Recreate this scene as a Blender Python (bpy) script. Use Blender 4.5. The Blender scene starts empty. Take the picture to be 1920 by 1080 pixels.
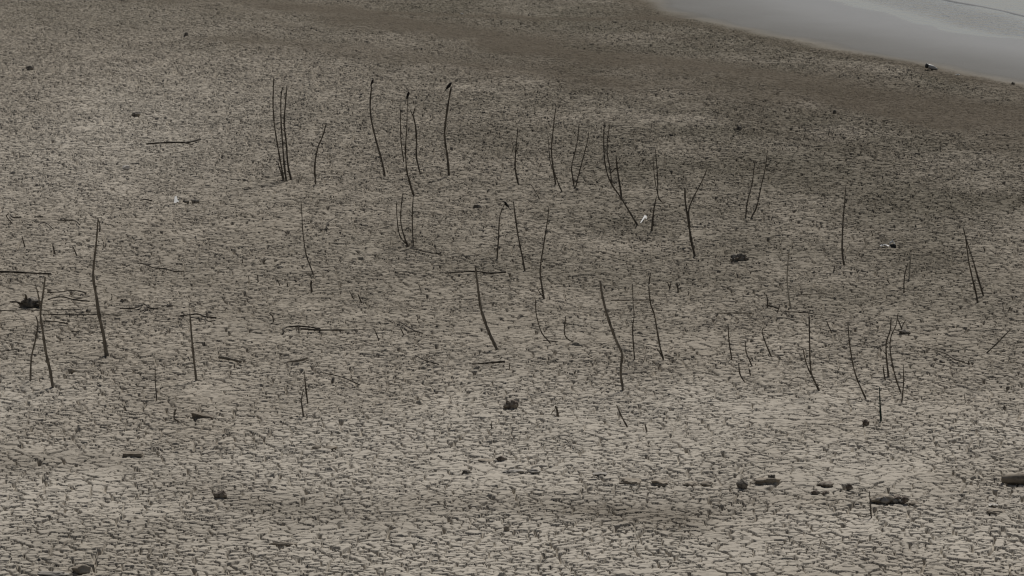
import bpy, bmesh, math, random
import numpy as np
from mathutils import Vector, noise as mnoise

# ------------------------------------------------------------------ camera, light, exposure
scene = bpy.context.scene
C = scene.collection
H, F, PITCH = 9.0, 6900.0, math.atan((540 + 580) / 6900.0)
cam_data = bpy.data.cameras.new("camera")
cam_data.sensor_width = 36.0
cam_data.lens = 36.0 * F / 1920.0
cam_data.clip_start = 0.5
cam_data.clip_end = 20000.0
cam = bpy.data.objects.new("camera", cam_data)
cam.location = (0, 0, H)
cam.rotation_euler = (math.pi / 2 - PITCH, 0, 0)
C.objects.link(cam)
scene.camera = cam

SUN_EL, SUN_AZ = math.radians(48), math.radians(14)      # azimuth measured from +Y towards +X
world = bpy.data.worlds.new("World")
scene.world = world
world.use_nodes = True
wn = world.node_tree
wn.nodes.clear()
sky = wn.nodes.new("ShaderNodeTexSky")
sky.sky_type = 'NISHITA'
sky.sun_disc = False
sky.sun_elevation = SUN_EL
sky.sun_rotation = SUN_AZ
sky.air_density = 1.0
sky.dust_density = 2.0
sky.ozone_density = 1.0
hsv = wn.nodes.new("ShaderNodeHueSaturation")
hsv.inputs["Saturation"].default_value = 0.58
bg = wn.nodes.new("ShaderNodeBackground")
bg.inputs["Strength"].default_value = 0.05
wo = wn.nodes.new("ShaderNodeOutputWorld")
wn.links.new(sky.outputs[0], hsv.inputs["Color"])
wn.links.new(hsv.outputs[0], bg.inputs["Color"])
wn.links.new(bg.outputs[0], wo.inputs["Surface"])

sd = bpy.data.lights.new("sun", 'SUN')
sd.energy = 4.2
sd.angle = math.radians(9)
sd.color = (1.0, 0.965, 0.915)
sun = bpy.data.objects.new("sun", sd)
sdir = Vector((math.cos(SUN_EL) * math.sin(SUN_AZ), math.cos(SUN_EL) * math.cos(SUN_AZ), math.sin(SUN_EL)))
sun.rotation_euler = sdir.to_track_quat('Z', 'Y').to_euler()
sun.location = (0, 60, 40)
C.objects.link(sun)

scene.view_settings.view_transform = 'Standard'
scene.view_settings.look = 'None'
scene.view_settings.gamma = 1.0
scene.view_settings.use_curve_mapping = False
scene.view_settings.exposure = -0.08
scene.cycles.pixel_filter_type = 'BLACKMAN_HARRIS'
scene.cycles.filter_width = 1.25
scene.cycles.max_bounces = 4

# ------------------------------------------------------------------ where a spot of the photo is on the ground
cp, sp = math.cos(PITCH), math.sin(PITCH)


def ray(px, py):
    x, y = (px - 960) / F, (540 - py) / F
    return np.array((x, cp + y * sp, -sp + y * cp))


def at_depth(px, py, Y):
    d = ray(px, py)
    t = Y / d[1]
    return Vector((d[0] * t, Y, H + d[2] * t))


# ------------------------------------------------------------------ numpy noise
def hash2(ix, iy, seed):
    h = (ix.astype(np.int64) * 374761393 + iy.astype(np.int64) * 668265263 + seed * 2147483647) & 0xFFFFFFFF
    h = ((h ^ (h >> 13)) * 1274126177) & 0xFFFFFFFF
    h = ((h ^ (h >> 16)) * 2246822519) & 0xFFFFFFFF
    return (h ^ (h >> 15)) & 0xFFFFFFFF


def u01(h):
    return (h & 0xFFFFFF).astype(np.float32) / np.float32(0xFFFFFF)


def vnoise(x, y, seed):
    ix, iy = np.floor(x), np.floor(y)
    fx, fy = (x - ix).astype(np.float32), (y - iy).astype(np.float32)
    fx = fx * fx * (3 - 2 * fx)
    fy = fy * fy * (3 - 2 * fy)
    a = u01(hash2(ix, iy, seed)); b = u01(hash2(ix + 1, iy, seed))
    c = u01(hash2(ix, iy + 1, seed)); d = u01(hash2(ix + 1, iy + 1, seed))
    return (a + (b - a) * fx) * (1 - fy) + (c + (d - c) * fx) * fy


def fbm(x, y, seed, octs=3):
    s, a, t = 0, 1.0, 0
    for o in range(octs):
        s = s + a * (vnoise(x * 2 ** o + 17.3 * o, y * 2 ** o - 9.1 * o, seed + o) - 0.5)
        t += a
        a *= 0.5
    return s / t * 2


def smooth(a, b, v):
    t = np.clip((v - a) / (b - a), 0, 1)
    return t * t * (3 - 2 * t)


def macro(x, y):
    """slow undulation of the lake bed in metres"""
    x = np.asarray(x, dtype=np.float64); y = np.asarray(y, dtype=np.float64)
    return 0.045 * fbm(x / 3.2, y / 4.5, 5, 2) + 0.03 * fbm(x / 1.1, y / 1.3, 9, 2)


def ground_at(px, py):
    z = 0.0
    for _ in range(4):
        d = ray(px, py)
        t = (z - H) / d[2]
        x, y = d[0] * t, d[1] * t
        z = float(macro(np.array([x]), np.array([y]))[0])
    return Vector((x, y, z))


def polyline(pts, ext=400.0):
    w = [np.array(ground_at(px, py)[:2]) for px, py in pts]
    a = (w[0] - w[1]); a = a / np.linalg.norm(a)
    b = (w[-1] - w[-2]); b = b / np.linalg.norm(b)
    return [w[0] + a * ext] + w + [w[-1] + b * ext]


def signed(poly, x, y):
    """distance to a line on the ground, positive on its lake side"""
    best = np.full(x.shape, 1e9); sg = np.ones(x.shape)
    for p, q in zip(poly[:-1], poly[1:]):
        d = q - p
        L2 = d @ d
        t = np.clip(((x - p[0]) * d[0] + (y - p[1]) * d[1]) / L2, 0, 1)
        ex, ey = x - p[0] - t * d[0], y - p[1] - t * d[1]
        e = ex * ex + ey * ey
        m = e < best
        best = np.where(m, e, best)
        sg = np.where(m, np.sign(d[0] * ey - d[1] * ex + 1e-12), sg)
    return np.sqrt(best) * sg


SHORE = polyline([(1190, -10), (1230, 15), (1330, 42), (1480, 74), (1560, 92), (1700, 113), (1760, 127), (1860, 148), (1925, 162)])
WATERLINE = polyline([(1490, -14), (1560, 4), (1640, 24), (1720, 46), (1800, 64), (1860, 71), (1925, 78)])
BANK = polyline([(1770, -6), (1800, 1), (1850, 11), (1890, 20), (1925, 29)])
BAND_A = polyline([(300, -8), (480, 8), (700, 36), (860, 60), (1000, 88), (1200, 112), (1440, 138), (1550, 160), (1650, 174), (1750, 192), (1925, 218)])
BAND_B = polyline([(700, 22), (860, 28), (960, 33), (1090, 35), (1220, 33)], 3.0)
BAND_C = polyline([(1500, 190), (1700, 215), (1925, 262)], 20.0)
SWATH_1 = polyline([(-40, 876), (180, 880), (420, 905), (640, 945), (900, 950)], 2.0)
SWATH_2 = polyline([(700, 975), (1000, 965), (1250, 925), (1500, 930), (1950, 985)], 3.0)
SWATH_3 = polyline([(-60, 540), (330, 545), (620, 555), (1000, 520), (1400, 545)], 3.0)
WATER_Z = -0.035


# ------------------------------------------------------------------ materials
def new_mat(name):
    m = bpy.data.materials.new(name)
    m.use_nodes = True
    nt = m.node_tree
    return m, nt, nt.nodes["Principled BSDF"]


def link(nt, a, b):
    nt.links.new(a, b)


def simple_mat(name, c1, c2, scale=8.0, rough=0.85, stretch=(1, 1, 1), bump=0.4, spec=0.2, dust=0.0):
    m, nt, b = new_mat(name)
    tc = nt.nodes.new("ShaderNodeTexCoord")
    mp = nt.nodes.new("ShaderNodeMapping")
    mp.inputs["Scale"].default_value = stretch
    n = nt.nodes.new("ShaderNodeTexNoise")
    n.inputs["Scale"].default_value = scale
    n.inputs["Detail"].default_value = 6
    r = nt.nodes.new("ShaderNodeValToRGB")
    r.color_ramp.elements[0].position = 0.35
    r.color_ramp.elements[1].position = 0.68
    r.color_ramp.elements[0].color = (*c1, 1)
    r.color_ramp.elements[1].color = (*c2, 1)
    bp = nt.nodes.new("ShaderNodeBump")
    bp.inputs["Strength"].default_value = bump
    bp.inputs["Distance"].default_value = 0.01
    link(nt, tc.outputs["Object"], mp.inputs[0]); link(nt, mp.outputs[0], n.inputs["Vector"])
    link(nt, n.outputs["Fac"], r.inputs[0]); link(nt, r.outputs[0], b.inputs["Base Color"])
    if dust:                                        # dried mud dust and splashes clinging to the thing
        n2 = nt.nodes.new("ShaderNodeTexNoise"); n2.inputs["Scale"].default_value = 22; n2.inputs["Detail"].default_value = 4
        link(nt, tc.outputs["Object"], n2.inputs["Vector"])
        mr = nt.nodes.new("ShaderNodeMapRange")
        mr.inputs["From Min"].default_value = 0.42; mr.inputs["From Max"].default_value = 0.62; mr.inputs["To Max"].default_value = dust
        link(nt, n2.outputs["Fac"], mr.inputs["Value"])
        mx = nt.nodes.new("ShaderNodeMix"); mx.data_type = 'RGBA'
        link(nt, mr.outputs[0], mx.inputs[0]); link(nt, r.outputs[0], mx.inputs[6]); mx.inputs[7].default_value = (0.27, 0.24, 0.195, 1)
        link(nt, mx.outputs[2], b.inputs["Base Color"])
    link(nt, n.outputs["Fac"], bp.inputs["Height"]); link(nt, bp.outputs[0], b.inputs["Normal"])
    b.inputs["Roughness"].default_value = rough
    b.inputs["Specular IOR Level"].default_value = spec
    return m


M = {
    'bark': simple_mat("dark bark", (0.058, 0.049, 0.038), (0.16, 0.136, 0.106), 9, 0.9, (4, 4, 0.8)),
    'bark_wet': simple_mat("rotten bark", (0.022, 0.018, 0.014), (0.07, 0.058, 0.044), 9, 0.9, (2, 2, 2)),
    'bark_grey': simple_mat("weathered bark", (0.095, 0.082, 0.065), (0.23, 0.20, 0.16), 9, 0.9, (4, 4, 0.8)),
    'driftwood': simple_mat("driftwood", (0.10, 0.083, 0.062), (0.24, 0.20, 0.155), 9, 0.9, (0.8, 4, 4), dust=0.5),
    'pale_wood': simple_mat("bleached wood", (0.26, 0.23, 0.18), (0.42, 0.38, 0.31), 9, 0.85, (4, 4, 0.8)),
    'bark_green': simple_mat("algae bark", (0.016, 0.026, 0.020), (0.04, 0.06, 0.045), 9, 0.8, (4, 4, 0.8)),
    'stone': simple_mat("dark stone", (0.065, 0.058, 0.05), (0.15, 0.132, 0.113), 14, 0.9, dust=0.8),
    'stone_brown': simple_mat("brown stone", (0.075, 0.058, 0.046), (0.16, 0.125, 0.1), 14, 0.9, dust=0.8),
    'clod': simple_mat("dried mud clod", (0.19, 0.162, 0.127), (0.30, 0.262, 0.21), 12, 0.95),
    'clod_grey': simple_mat("grey mud clod", (0.19, 0.175, 0.155), (0.33, 0.305, 0.27), 12, 0.95),
    'pale_stone': simple_mat("pale stone", (0.5, 0.47, 0.42), (0.66, 0.62, 0.56), 12, 0.9),
    'white': simple_mat("white plastic", (0.62, 0.62, 0.60), (0.8, 0.8, 0.78), 6, 0.5, bump=0.1, spec=0.4),
    'grey_plastic': simple_mat("scuffed plastic", (0.30, 0.29, 0.28), (0.46, 0.45, 0.43), 10, 0.45, bump=0.1, spec=0.4),
    'black_plastic': simple_mat("black plastic", (0.012, 0.012, 0.012), (0.03, 0.03, 0.03), 6, 0.5, bump=0.1),
    'feather': simple_mat("dark feathers", (0.010, 0.009, 0.008), (0.03, 0.026, 0.022), 30, 0.7, bump=0.2),
    'horn': simple_mat("bird leg horn", (0.02, 0.016, 0.012), (0.04, 0.032, 0.025), 30, 0.6, bump=0.1),
}


def thin_plastic(name):
    m, nt, b = new_mat(name)
    n = nt.nodes.new("ShaderNodeTexNoise"); n.inputs["Scale"].default_value = 12
    r = nt.nodes.new("ShaderNodeValToRGB")
    r.color_ramp.elements[0].color = (0.62, 0.62, 0.6, 1); r.color_ramp.elements[1].color = (0.85, 0.85, 0.83, 1)
    link(nt, n.outputs["Fac"], r.inputs[0]); link(nt, r.outputs[0], b.inputs["Base Color"])
    t = nt.nodes.new("ShaderNodeBsdfTranslucent"); link(nt, r.outputs[0], t.inputs["Color"])
    mx = nt.nodes.new("ShaderNodeMixShader"); mx.inputs[0].default_value = 0.35
    link(nt, b.outputs[0], mx.inputs[1]); link(nt, t.outputs[0], mx.inputs[2])
    link(nt, mx.outputs[0], nt.nodes["Material Output"].inputs["Surface"])
    b.inputs["Roughness"].default_value = 0.5
    return m


M['white'] = thin_plastic("thin white plastic")


def mud_material():
    m, nt, b = new_mat("cracked mud")
    geo = nt.nodes.new("ShaderNodeNewGeometry")

    def attr(n):
        a = nt.nodes.new("ShaderNodeAttribute"); a.attribute_name = n
        return a.outputs["Fac"]

    def mix(fac, a, c, blend='MIX'):
        x = nt.nodes.new("ShaderNodeMix"); x.data_type = 'RGBA'; x.blend_type = blend
        if isinstance(fac, float): x.inputs[0].default_value = fac
        else: link(nt, fac, x.inputs[0])
        for s, v in ((6, a), (7, c)):
            if isinstance(v, tuple): x.inputs[s].default_value = (*v, 1)
            else: link(nt, v, x.inputs[s])
        return x.outputs[2]

    n1 = nt.nodes.new("ShaderNodeTexNoise"); n1.inputs["Scale"].default_value = 0.9; n1.inputs["Detail"].default_value = 5
    n2 = nt.nodes.new("ShaderNodeTexNoise"); n2.inputs["Scale"].default_value = 26; n2.inputs["Detail"].default_value = 4
    link(nt, geo.outputs["Position"], n1.inputs["Vector"]); link(nt, geo.outputs["Position"], n2.inputs["Vector"])
    c = mix(n1.outputs["Fac"], (0.222, 0.195, 0.157), (0.288, 0.257, 0.213))
    r2 = nt.nodes.new("ShaderNodeMapRange"); r2.inputs["From Min"].default_value = 0.3; r2.inputs["From Max"].default_value = 0.7
    r2.inputs["To Min"].default_value = 0.82; r2.inputs["To Max"].default_value = 1.14
    link(nt, n2.outputs["Fac"], r2.inputs["Value"])
    tn = nt.nodes.new("ShaderNodeMath"); tn.operation = 'MULTIPLY'
    link(nt, r2.outputs[0], tn.inputs[0]); link(nt, attr("tone"), tn.inputs[1])
    vm = nt.nodes.new("ShaderNodeVectorMath"); vm.operation = 'SCALE'
    link(nt, c, vm.inputs[0]); link(nt, tn.outputs[0], vm.inputs["Scale"])
    c = vm.outputs[0]
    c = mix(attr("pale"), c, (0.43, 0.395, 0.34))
    c = mix(attr("shade_damp"), c, (0.117, 0.104, 0.080))  # painted cloud shade, together with moist mud tones
    c = mix(attr("brown"), c, (0.076, 0.062, 0.045))
    c = mix(attr("wet"), c, (0.088, 0.092, 0.094))
    link(nt, c, b.inputs["Base Color"])
    rr = nt.nodes.new("ShaderNodeMapRange"); rr.inputs["From Min"].default_value = 0.72; rr.inputs["To Min"].default_value = 0.95; rr.inputs["To Max"].default_value = 0.5
    link(nt, attr("wet"), rr.inputs["Value"]); link(nt, rr.outputs[0], b.inputs["Roughness"])
    ss = nt.nodes.new("ShaderNodeMapRange"); ss.inputs["From Min"].default_value = 0.72; ss.inputs["To Min"].default_value = 0.05; ss.inputs["To Max"].default_value = 0.10
    link(nt, attr("wet"), ss.inputs["Value"]); link(nt, ss.outputs[0], b.inputs["Specular IOR Level"])
    bp = nt.nodes.new("ShaderNodeBump"); bp.inputs["Strength"].default_value = 0.35; bp.inputs["Distance"].default_value = 0.006
    link(nt, n2.outputs["Fac"], bp.inputs["Height"]); link(nt, bp.outputs[0], b.inputs["Normal"])
    return m


def water_material():
    m, nt, b = new_mat("shallow lake water")
    geo = nt.nodes.new("ShaderNodeNewGeometry")
    mp = nt.nodes.new("ShaderNodeMapping"); mp.inputs["Scale"].default_value = (1.0, 0.35, 1.0)
    n = nt.nodes.new("ShaderNodeTexNoise"); n.inputs["Scale"].default_value = 5; n.inputs["Detail"].default_value = 4
    bp = nt.nodes.new("ShaderNodeBump"); bp.inputs["Strength"].default_value = 0.12; bp.inputs["Distance"].default_value = 0.14
    link(nt, geo.outputs["Position"], mp.inputs[0]); link(nt, mp.outputs[0], n.inputs["Vector"])
    link(nt, n.outputs["Fac"], bp.inputs["Height"]); link(nt, bp.outputs[0], b.inputs["Normal"])
    ra = nt.nodes.new("ShaderNodeAttribute"); ra.attribute_name = "ripple"
    n3 = nt.nodes.new("ShaderNodeTexNoise"); n3.inputs["Scale"].default_value = 0.6; n3.inputs["Detail"].default_value = 3
    link(nt, mp.outputs[0], n3.inputs["Vector"])
    mu = nt.nodes.new("ShaderNodeMath"); mu.operation = 'MULTIPLY'
    link(nt, ra.outputs["Fac"], mu.inputs[0]); link(nt, n3.outputs["Fac"], mu.inputs[1])
    ad = nt.nodes.new("ShaderNodeMath"); ad.operation = 'MULTIPLY_ADD'; ad.inputs[1].default_value = 1.6; ad.inputs[2].default_value = 0.05
    link(nt, mu.outputs[0], ad.inputs[0]); link(nt, ad.outputs[0], bp.inputs["Strength"])
    b.inputs["Base Color"].default_value = (0.12, 0.13, 0.135, 1)
    b.inputs["Roughness"].default_value = 0.12
    b.inputs["IOR"].default_value = 1.33
    return m


# ------------------------------------------------------------------ the lake bed: one sheet of cracked mud
def cells(x, y, size, seed, wmin, wmax, p_open, wscale=1.0):
    """mud plates: returns signed distance to the nearest crack edge, cell hash, offset from the plate's middle"""
    wx = x / size + 0.44 * fbm(x / size / 1.9, y / size / 1.9, seed + 31, 2)
    wy = y / size + 0.44 * fbm(x / size / 1.9 + 50, y / size / 1.9, seed + 47, 2)
    ix, iy = np.floor(wx), np.floor(wy)
    F1 = np.full(x.shape, 9e9, dtype=np.float32)
    sx = np.zeros_like(F1); sy = np.zeros_like(F1)
    cid = np.zeros(x.shape, dtype=np.int64)
    cx0 = np.zeros(x.shape); cy0 = np.zeros(x.shape)
    for a in (-1, 0, 1):
        for b in (-1, 0, 1):
            h = hash2(ix + a, iy + b, seed)
            jx = a + 0.03 + 0.94 * u01(h) - (wx - ix)
            jy = b + 0.03 + 0.94 * u01(h >> 8) - (wy - iy)
            d = jx * jx + jy * jy
            m = d < F1
            F1 = np.where(m, d, F1); sx = np.where(m, jx, sx); sy = np.where(m, jy, sy)
            cid = np.where(m, h, cid); cx0 = np.where(m, ix + a, cx0); cy0 = np.where(m, iy + b, cy0)
    E = np.full(x.shape, 9e9, dtype=np.float32)
    for a in (-2, -1, 0, 1, 2):
        for b in (-2, -1, 0, 1, 2):
            if (a == 0 and b == 0) or abs(a) + abs(b) == 4:
                continue
            h = hash2(cx0 + a, cy0 + b, seed)
            jx = (cx0 - ix) + a + 0.03 + 0.94 * u01(h) - (wx - ix)
            jy = (cy0 - iy) + b + 0.03 + 0.94 * u01(h >> 8) - (wy - iy)
            dx, dy = jx - sx, jy - sy
            L = np.sqrt(dx * dx + dy * dy) + 1e-6
            e = 0.5 * ((jx + sx) * dx + (jy + sy) * dy) / L * size
            ph = hash2(h ^ cid, (h + cid) & 0xFFFF, seed + 3)
            op = u01(ph) < p_open
            w = np.where(op, wmin + (wmax - wmin) * u01(ph >> 7) ** 1.6, -0.03) * wscale
            E = np.minimum(E, e - w)
    return E, cid, -sx * size, -sy * size


def build_ground():
    dense = np.arange(-0.19, 0.19, 0.00030)
    out = []
    u = 0.19; du = 0.0006
    while u < 12:
        out.append(u); du *= 1.12; u += du
    out = np.array(out)
    us = np.concatenate([-out[::-1], dense, out])
    ys = [33.0]
    while ys[-1] < 119.0:
        ys.append(ys[-1] * (1 + 0.00036))
    near = []
    y = 33.0; dy = 0.03
    while y > -80:
        dy *= 1.10; y -= dy; near.append(y)
    far = []
    y = ys[-1]; dy = 0.1
    while y < 6000:
        dy *= 1.09; y += dy; far.append(y)
    ys = np.array(near[::-1] + ys + far)
    nu, ny = len(us), len(ys)
    wd = np.where(ys > 25, ys, 25)
    X = (us[None, :] * wd[:, None]).ravel()
    Y = np.repeat(ys, nu)
    n = X.size
    Z = np.zeros(n, dtype=np.float32)
    A = {k: np.zeros(n, dtype=np.float32) for k in ("tone", "pale", "shade_damp", "brown", "wet")}
    B = 400000
    for s in range(0, n, B):
        x, y = X[s:s + B], Y[s:s + B]
        det = ((np.abs(x) < 0.19 * y) & (y > 33) & (y < 119)).astype(np.float32)
        # regions of the bed
        wob = fbm(x / 1.7, y / 2.6, 71, 3)
        wob2 = fbm(x / 0.6, y / 0.8, 75, 3)
        sh = signed(SHORE, x, y) + 0.35 * wob + 0.12 * wob2
        wl = signed(WATERLINE, x, y) + 0.5 * wob + 0.08 * wob2
        bk = signed(BANK, x, y) + 0.08 * wob
        wet = smooth(-0.4, 0.9, sh) * (0.78 + 0.22 * smooth(0.3, 5.5, sh))
        ba = np.exp(-(np.abs(signed(BAND_A, x, y) + 1.3 * wob) / 1.7) ** 2)
        bb = np.exp(-(np.abs(signed(BAND_B, x, y) + 0.4 * wob) / 0.55) ** 2)
        bc = np.exp(-(np.abs(signed(BAND_C, x, y) + 1.2 * wob) / 1.5) ** 2)
        edge = np.exp(-((sh + 0.5) / 0.55) ** 2)
        patch = np.clip(0.25 + 1.5 * vnoise(x / 1.6, y / 2.2, 321), 0, 1.2)
        s1 = patch * np.exp(-(np.abs(signed(SWATH_1, x, y) + 1.1 * wob) / 0.75) ** 2)
        s2 = patch * np.exp(-(np.abs(signed(SWATH_2, x, y) + 1.1 * wob) / 0.65) ** 2)
        s3 = np.exp(-(np.abs(signed(SWATH_3, x, y) + 0.9 * wob) / 1.9) ** 2)
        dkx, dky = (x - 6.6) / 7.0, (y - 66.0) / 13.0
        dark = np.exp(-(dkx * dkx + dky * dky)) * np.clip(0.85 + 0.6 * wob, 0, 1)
        al, ac = -0.30 * x + 0.95 * y, 0.95 * x + 0.30 * y
        streak = fbm(al / 9.0, ac / 1.1, 301, 4)
        far_side = smooth(-14, 6, x + 0.45 * (y - 84))
        brown = np.clip(0.55 * np.clip(streak + 0.05, 0, 1) * far_side + 0.34 * s1 + 0.1 * s2 + 1.0 * ba * (0.45 + 0.55 * smooth(-12, 0, x)) + 0.7 * bb + 0.6 * bc + 0.5 * edge, 0, 0.9)
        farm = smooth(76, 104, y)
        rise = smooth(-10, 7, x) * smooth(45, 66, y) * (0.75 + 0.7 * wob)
        shade_damp = np.clip(0.16 * dark + 0.70 * np.clip(rise, 0, 1.1) + 0.14 * s1 + 0.05 * s2 + 0.16 * s3 + 0.45 * smooth(84, 106, y) + 0.16 * wob, 0, 0.88)  # broad right side darkening is painted cloud shade; swaths are mud tone
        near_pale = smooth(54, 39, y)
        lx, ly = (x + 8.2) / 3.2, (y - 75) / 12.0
        pale = np.clip(0.85 * near_pale * (0.75 + 0.8 * fbm(x / 2.2, y / 2.6, 311, 3)) + 0.42 * np.exp(-(lx * lx + ly * ly)) + 0.22 * np.clip(wob2 - 0.12, 0, 1) + 0.1 * wob - 0.03 + 0.12 * np.exp(-((sh + 2.4 + 0.5 * wob) / 1.0) ** 2), 0, 0.6)  # left patch is brighter cloud light painted in, the rest dusty mud
        calm = np.clip(0.75 * np.clip(brown - 0.34 * s1 - 0.1 * s2, 0, 1) + 0.25 * s3 + 0.1 * s1 + 0.1 * smooth(85, 110, y), 0, 0.9)
        crk = (1 - calm) * (1 - smooth(-0.5, 0.2, sh)) * det
        # plates and cracks: a coarse set of wide cracks, split again by finer ones
        wsc = 0.85 + 0.5 * vnoise(x / 1.3, y / 1.3, 91)
        far_c = smooth(44, 84, y)
        E1, c1, ox1, oy1 = cells(x, y, 0.27, 11, 0.004, 0.022, 0.80, 1 + 0.7 * far_c)
        E2, c2, ox, oy = cells(x, y, 0.096, 23, 0.000, 0.015, 0.72, 1 + 0.7 * far_c)
        E2 = E2 + 0.007 * smooth(0.5, 0.9, vnoise(x / 0.8, y / 1.0, 341))
        E = np.minimum(E1, E2) + (1 - wsc) * 0.006
        cm = smooth(0.004, -0.003, E) * np.clip(crk * 1.25, 0, 1)
        t1, t2 = u01(c2 >> 3) - 0.5, u01(c2 >> 9) - 0.5
        rough_amt = 0.35 + 0.65 * np.clip(crk, 0, 1)
        plate = (t1 * ox + t2 * oy) * 0.13 + (u01(c2 >> 5) - 0.5) * 0.014
        curl = (0.002 + 0.011 * u01(c2 >> 12)) * np.exp(-np.clip(E, 0, 1) / 0.018)
        z = macro(x, y) + rough_amt * det * (plate + curl) * (1 + 0.35 * far_c) + 0.006 * fbm(x / 0.09, y / 0.09, 61, 2) * rough_amt * det
        # odd crumbs of mud
        kx, ky = np.floor(x / 0.33), np.floor(y / 0.33)
        hk = hash2(kx, ky, 131)
        qx = x - (kx + 0.25 + 0.5 * u01(hk >> 4)) * 0.33
        qy = y - (ky + 0.25 + 0.5 * u01(hk >> 10)) * 0.33
        rad = 0.018 + 0.035 * u01(hk >> 6)
        qq = (qx * qx + qy * qy * (0.6 + u01(hk >> 3))) / (rad * rad) + 0.9 * fbm(x / 0.03, y / 0.03, 215, 2)
        crumb = np.sqrt(np.clip(1 - qq, 0, 1)) * rad * (0.25 + 0.4 * u01(hk >> 5)) * (u01(hk) < 0.16)
        z = z + crumb * det * np.clip(crk * 1.3, 0, 1)
        # pits where plates have broken out
        kx, ky = np.floor(x / 0.27 + 0.4), np.floor(y / 0.27)
        hk = hash2(kx, ky, 177)
        qx = x - (kx - 0.4 + 0.2 + 0.6 * u01(hk >> 4)) * 0.27
        qy = y - (ky + 0.2 + 0.6 * u01(hk >> 10)) * 0.27
        rad = 0.012 + 0.026 * u01(hk >> 6) ** 2
        q = np.sqrt(qx * qx + qy * qy) + 0.02 * fbm(x / 0.05, y / 0.05, 201, 2)
        pit = smooth(rad, rad * 0.55, q) * (u01(hk) < 0.33) * det * np.clip(crk * 1.2, 0, 1)
        z = z - pit * 0.035
        z = z - cm * (0.056 + 0.024 * u01(c1)) * (1 + 0.5 * far_c)
        # down into the lake
        z = z * (1 - 0.75 * smooth(-0.2, 1.0, sh)) - 0.018 * smooth(-0.3, 0.5, sh)
        z = z - 0.10 * smooth(-0.2, 1.6, wl)
        z = np.where(bk > -1.5, z + np.exp(-(bk / 0.2) ** 2) * 0.102, z)
        Z[s:s + B] = z
        A["tone"][s:s + B] = 1 + (0.34 * (u01(c2 >> 2) - 0.5) + 0.16 * wob2) * (1 - wet)
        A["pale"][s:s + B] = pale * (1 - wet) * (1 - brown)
        A["shade_damp"][s:s + B] = shade_damp * (1 - wet)
        A["brown"][s:s + B] = brown * (1 - wet) * 0.92
        A["wet"][s:s + B] = wet
    co = np.empty((n, 3), dtype=np.float32)
    co[:, 0], co[:, 1], co[:, 2] = X, Y, Z
    i = (np.arange(ny - 1)[:, None] * nu + np.arange(nu - 1)[None, :]).ravel()
    quads = np.stack([i, i + 1, i + nu + 1, i + nu], axis=1).astype(np.int32)
    me = bpy.data.meshes.new("lake_bed")
    me.vertices.add(n); me.vertices.foreach_set("co", co.ravel())
    nf = len(quads)
    me.loops.add(nf * 4); me.loops.foreach_set("vertex_index", quads.ravel())
    me.polygons.add(nf)
    me.polygons.foreach_set("loop_start", np.arange(0, nf * 4, 4, dtype=np.int32))
    me.polygons.foreach_set("loop_total", np.full(nf, 4, dtype=np.int32))
    me.update(calc_edges=True)
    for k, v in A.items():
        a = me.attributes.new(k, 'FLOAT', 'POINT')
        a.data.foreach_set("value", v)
    me.polygons.foreach_set("use_smooth", np.ones(nf, dtype=bool))
    me.materials.append(mud_material())
    o = bpy.data.objects.new("lake_bed", me)
    o["kind"] = "structure"
    o["label"] = "dried and cracked grey brown mud of the lake bed"
    C.objects.link(o)
    return o


build_ground()

# ------------------------------------------------------------------ the water of the lake
wme = bpy.data.meshes.new("lake_water")
bm = bmesh.new()
line = [p for p in WATERLINE]
COLS = [(0, .8), (0.5, .35), (1.1, .04), (1.6, .06), (2.4, .9), (3.3, 1), (4.3, .1), (40, .3), (3000, .3)]
rip = bm.verts.layers.float.new("ripple")
prev = None
for p in line:
    q = p + np.array((-0.7, -0.2))
    cur = []
    for ox_, rv in COLS:
        v = bm.verts.new((q[0] + ox_, q[1] + 0.2 * ox_, WATER_Z)); v[rip] = rv
        cur.append(v)
    if prev:
        for k in range(len(COLS) - 1):
            bm.faces.new((prev[k], cur[k], cur[k + 1], prev[k + 1]))
    prev = cur
bmesh.ops.recalc_face_normals(bm, faces=bm.faces)
for f in bm.faces:
    if f.normal.z < 0:
        f.normal_flip()
bm.to_mesh(wme); bm.free()
wme.materials.append(water_material())
wobj = bpy.data.objects.new("lake_water", wme)
wobj["kind"] = "structure"
wobj["label"] = "calm pale grey lake water beyond the mud"
C.objects.link(wobj)


# ------------------------------------------------------------------ builders
def put(name, bm, mat, origin, parent=None, smooth_faces=True):
    for v in bm.verts:
        v.co -= origin
    me = bpy.data.meshes.new(name)
    bm.to_mesh(me); bm.free()
    if smooth_faces:
        me.polygons.foreach_set("use_smooth", np.ones(len(me.polygons), dtype=bool))
    me.materials.append(M[mat])
    o = bpy.data.objects.new(name, me)
    C.objects.link(o)
    if parent is not None:
        o.parent = parent
        o.location = origin - parent.location
    else:
        o.location = origin
    return o


def tag(o, label, cat, group=None):
    o["label"] = label; o["category"] = cat
    if group: o["group"] = group
    return o


def empty(name, loc):
    o = bpy.data.objects.new(name, None)
    o.empty_display_size = 0.1
    o.location = loc
    C.objects.link(o)
    return o


def catmull(P, n=5):
    if len(P) == 2:
        return [P[0].lerp(P[1], k / n) for k in range(n + 1)]
    Q = [P[0] * 2 - P[1]] + P + [P[-1] * 2 - P[-2]]
    out = []
    for i in range(1, len(Q) - 2):
        p0, p1, p2, p3 = Q[i - 1:i + 3]
        for k in range(n):
            t = k / n
            out.append(0.5 * ((2 * p1) + (p2 - p0) * t + (2 * p0 - 5 * p1 + 4 * p2 - p3) * t * t + (3 * p1 - p0 - 3 * p2 + p3) * t ** 3))
    out.append(P[-1].copy())
    return out


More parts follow.
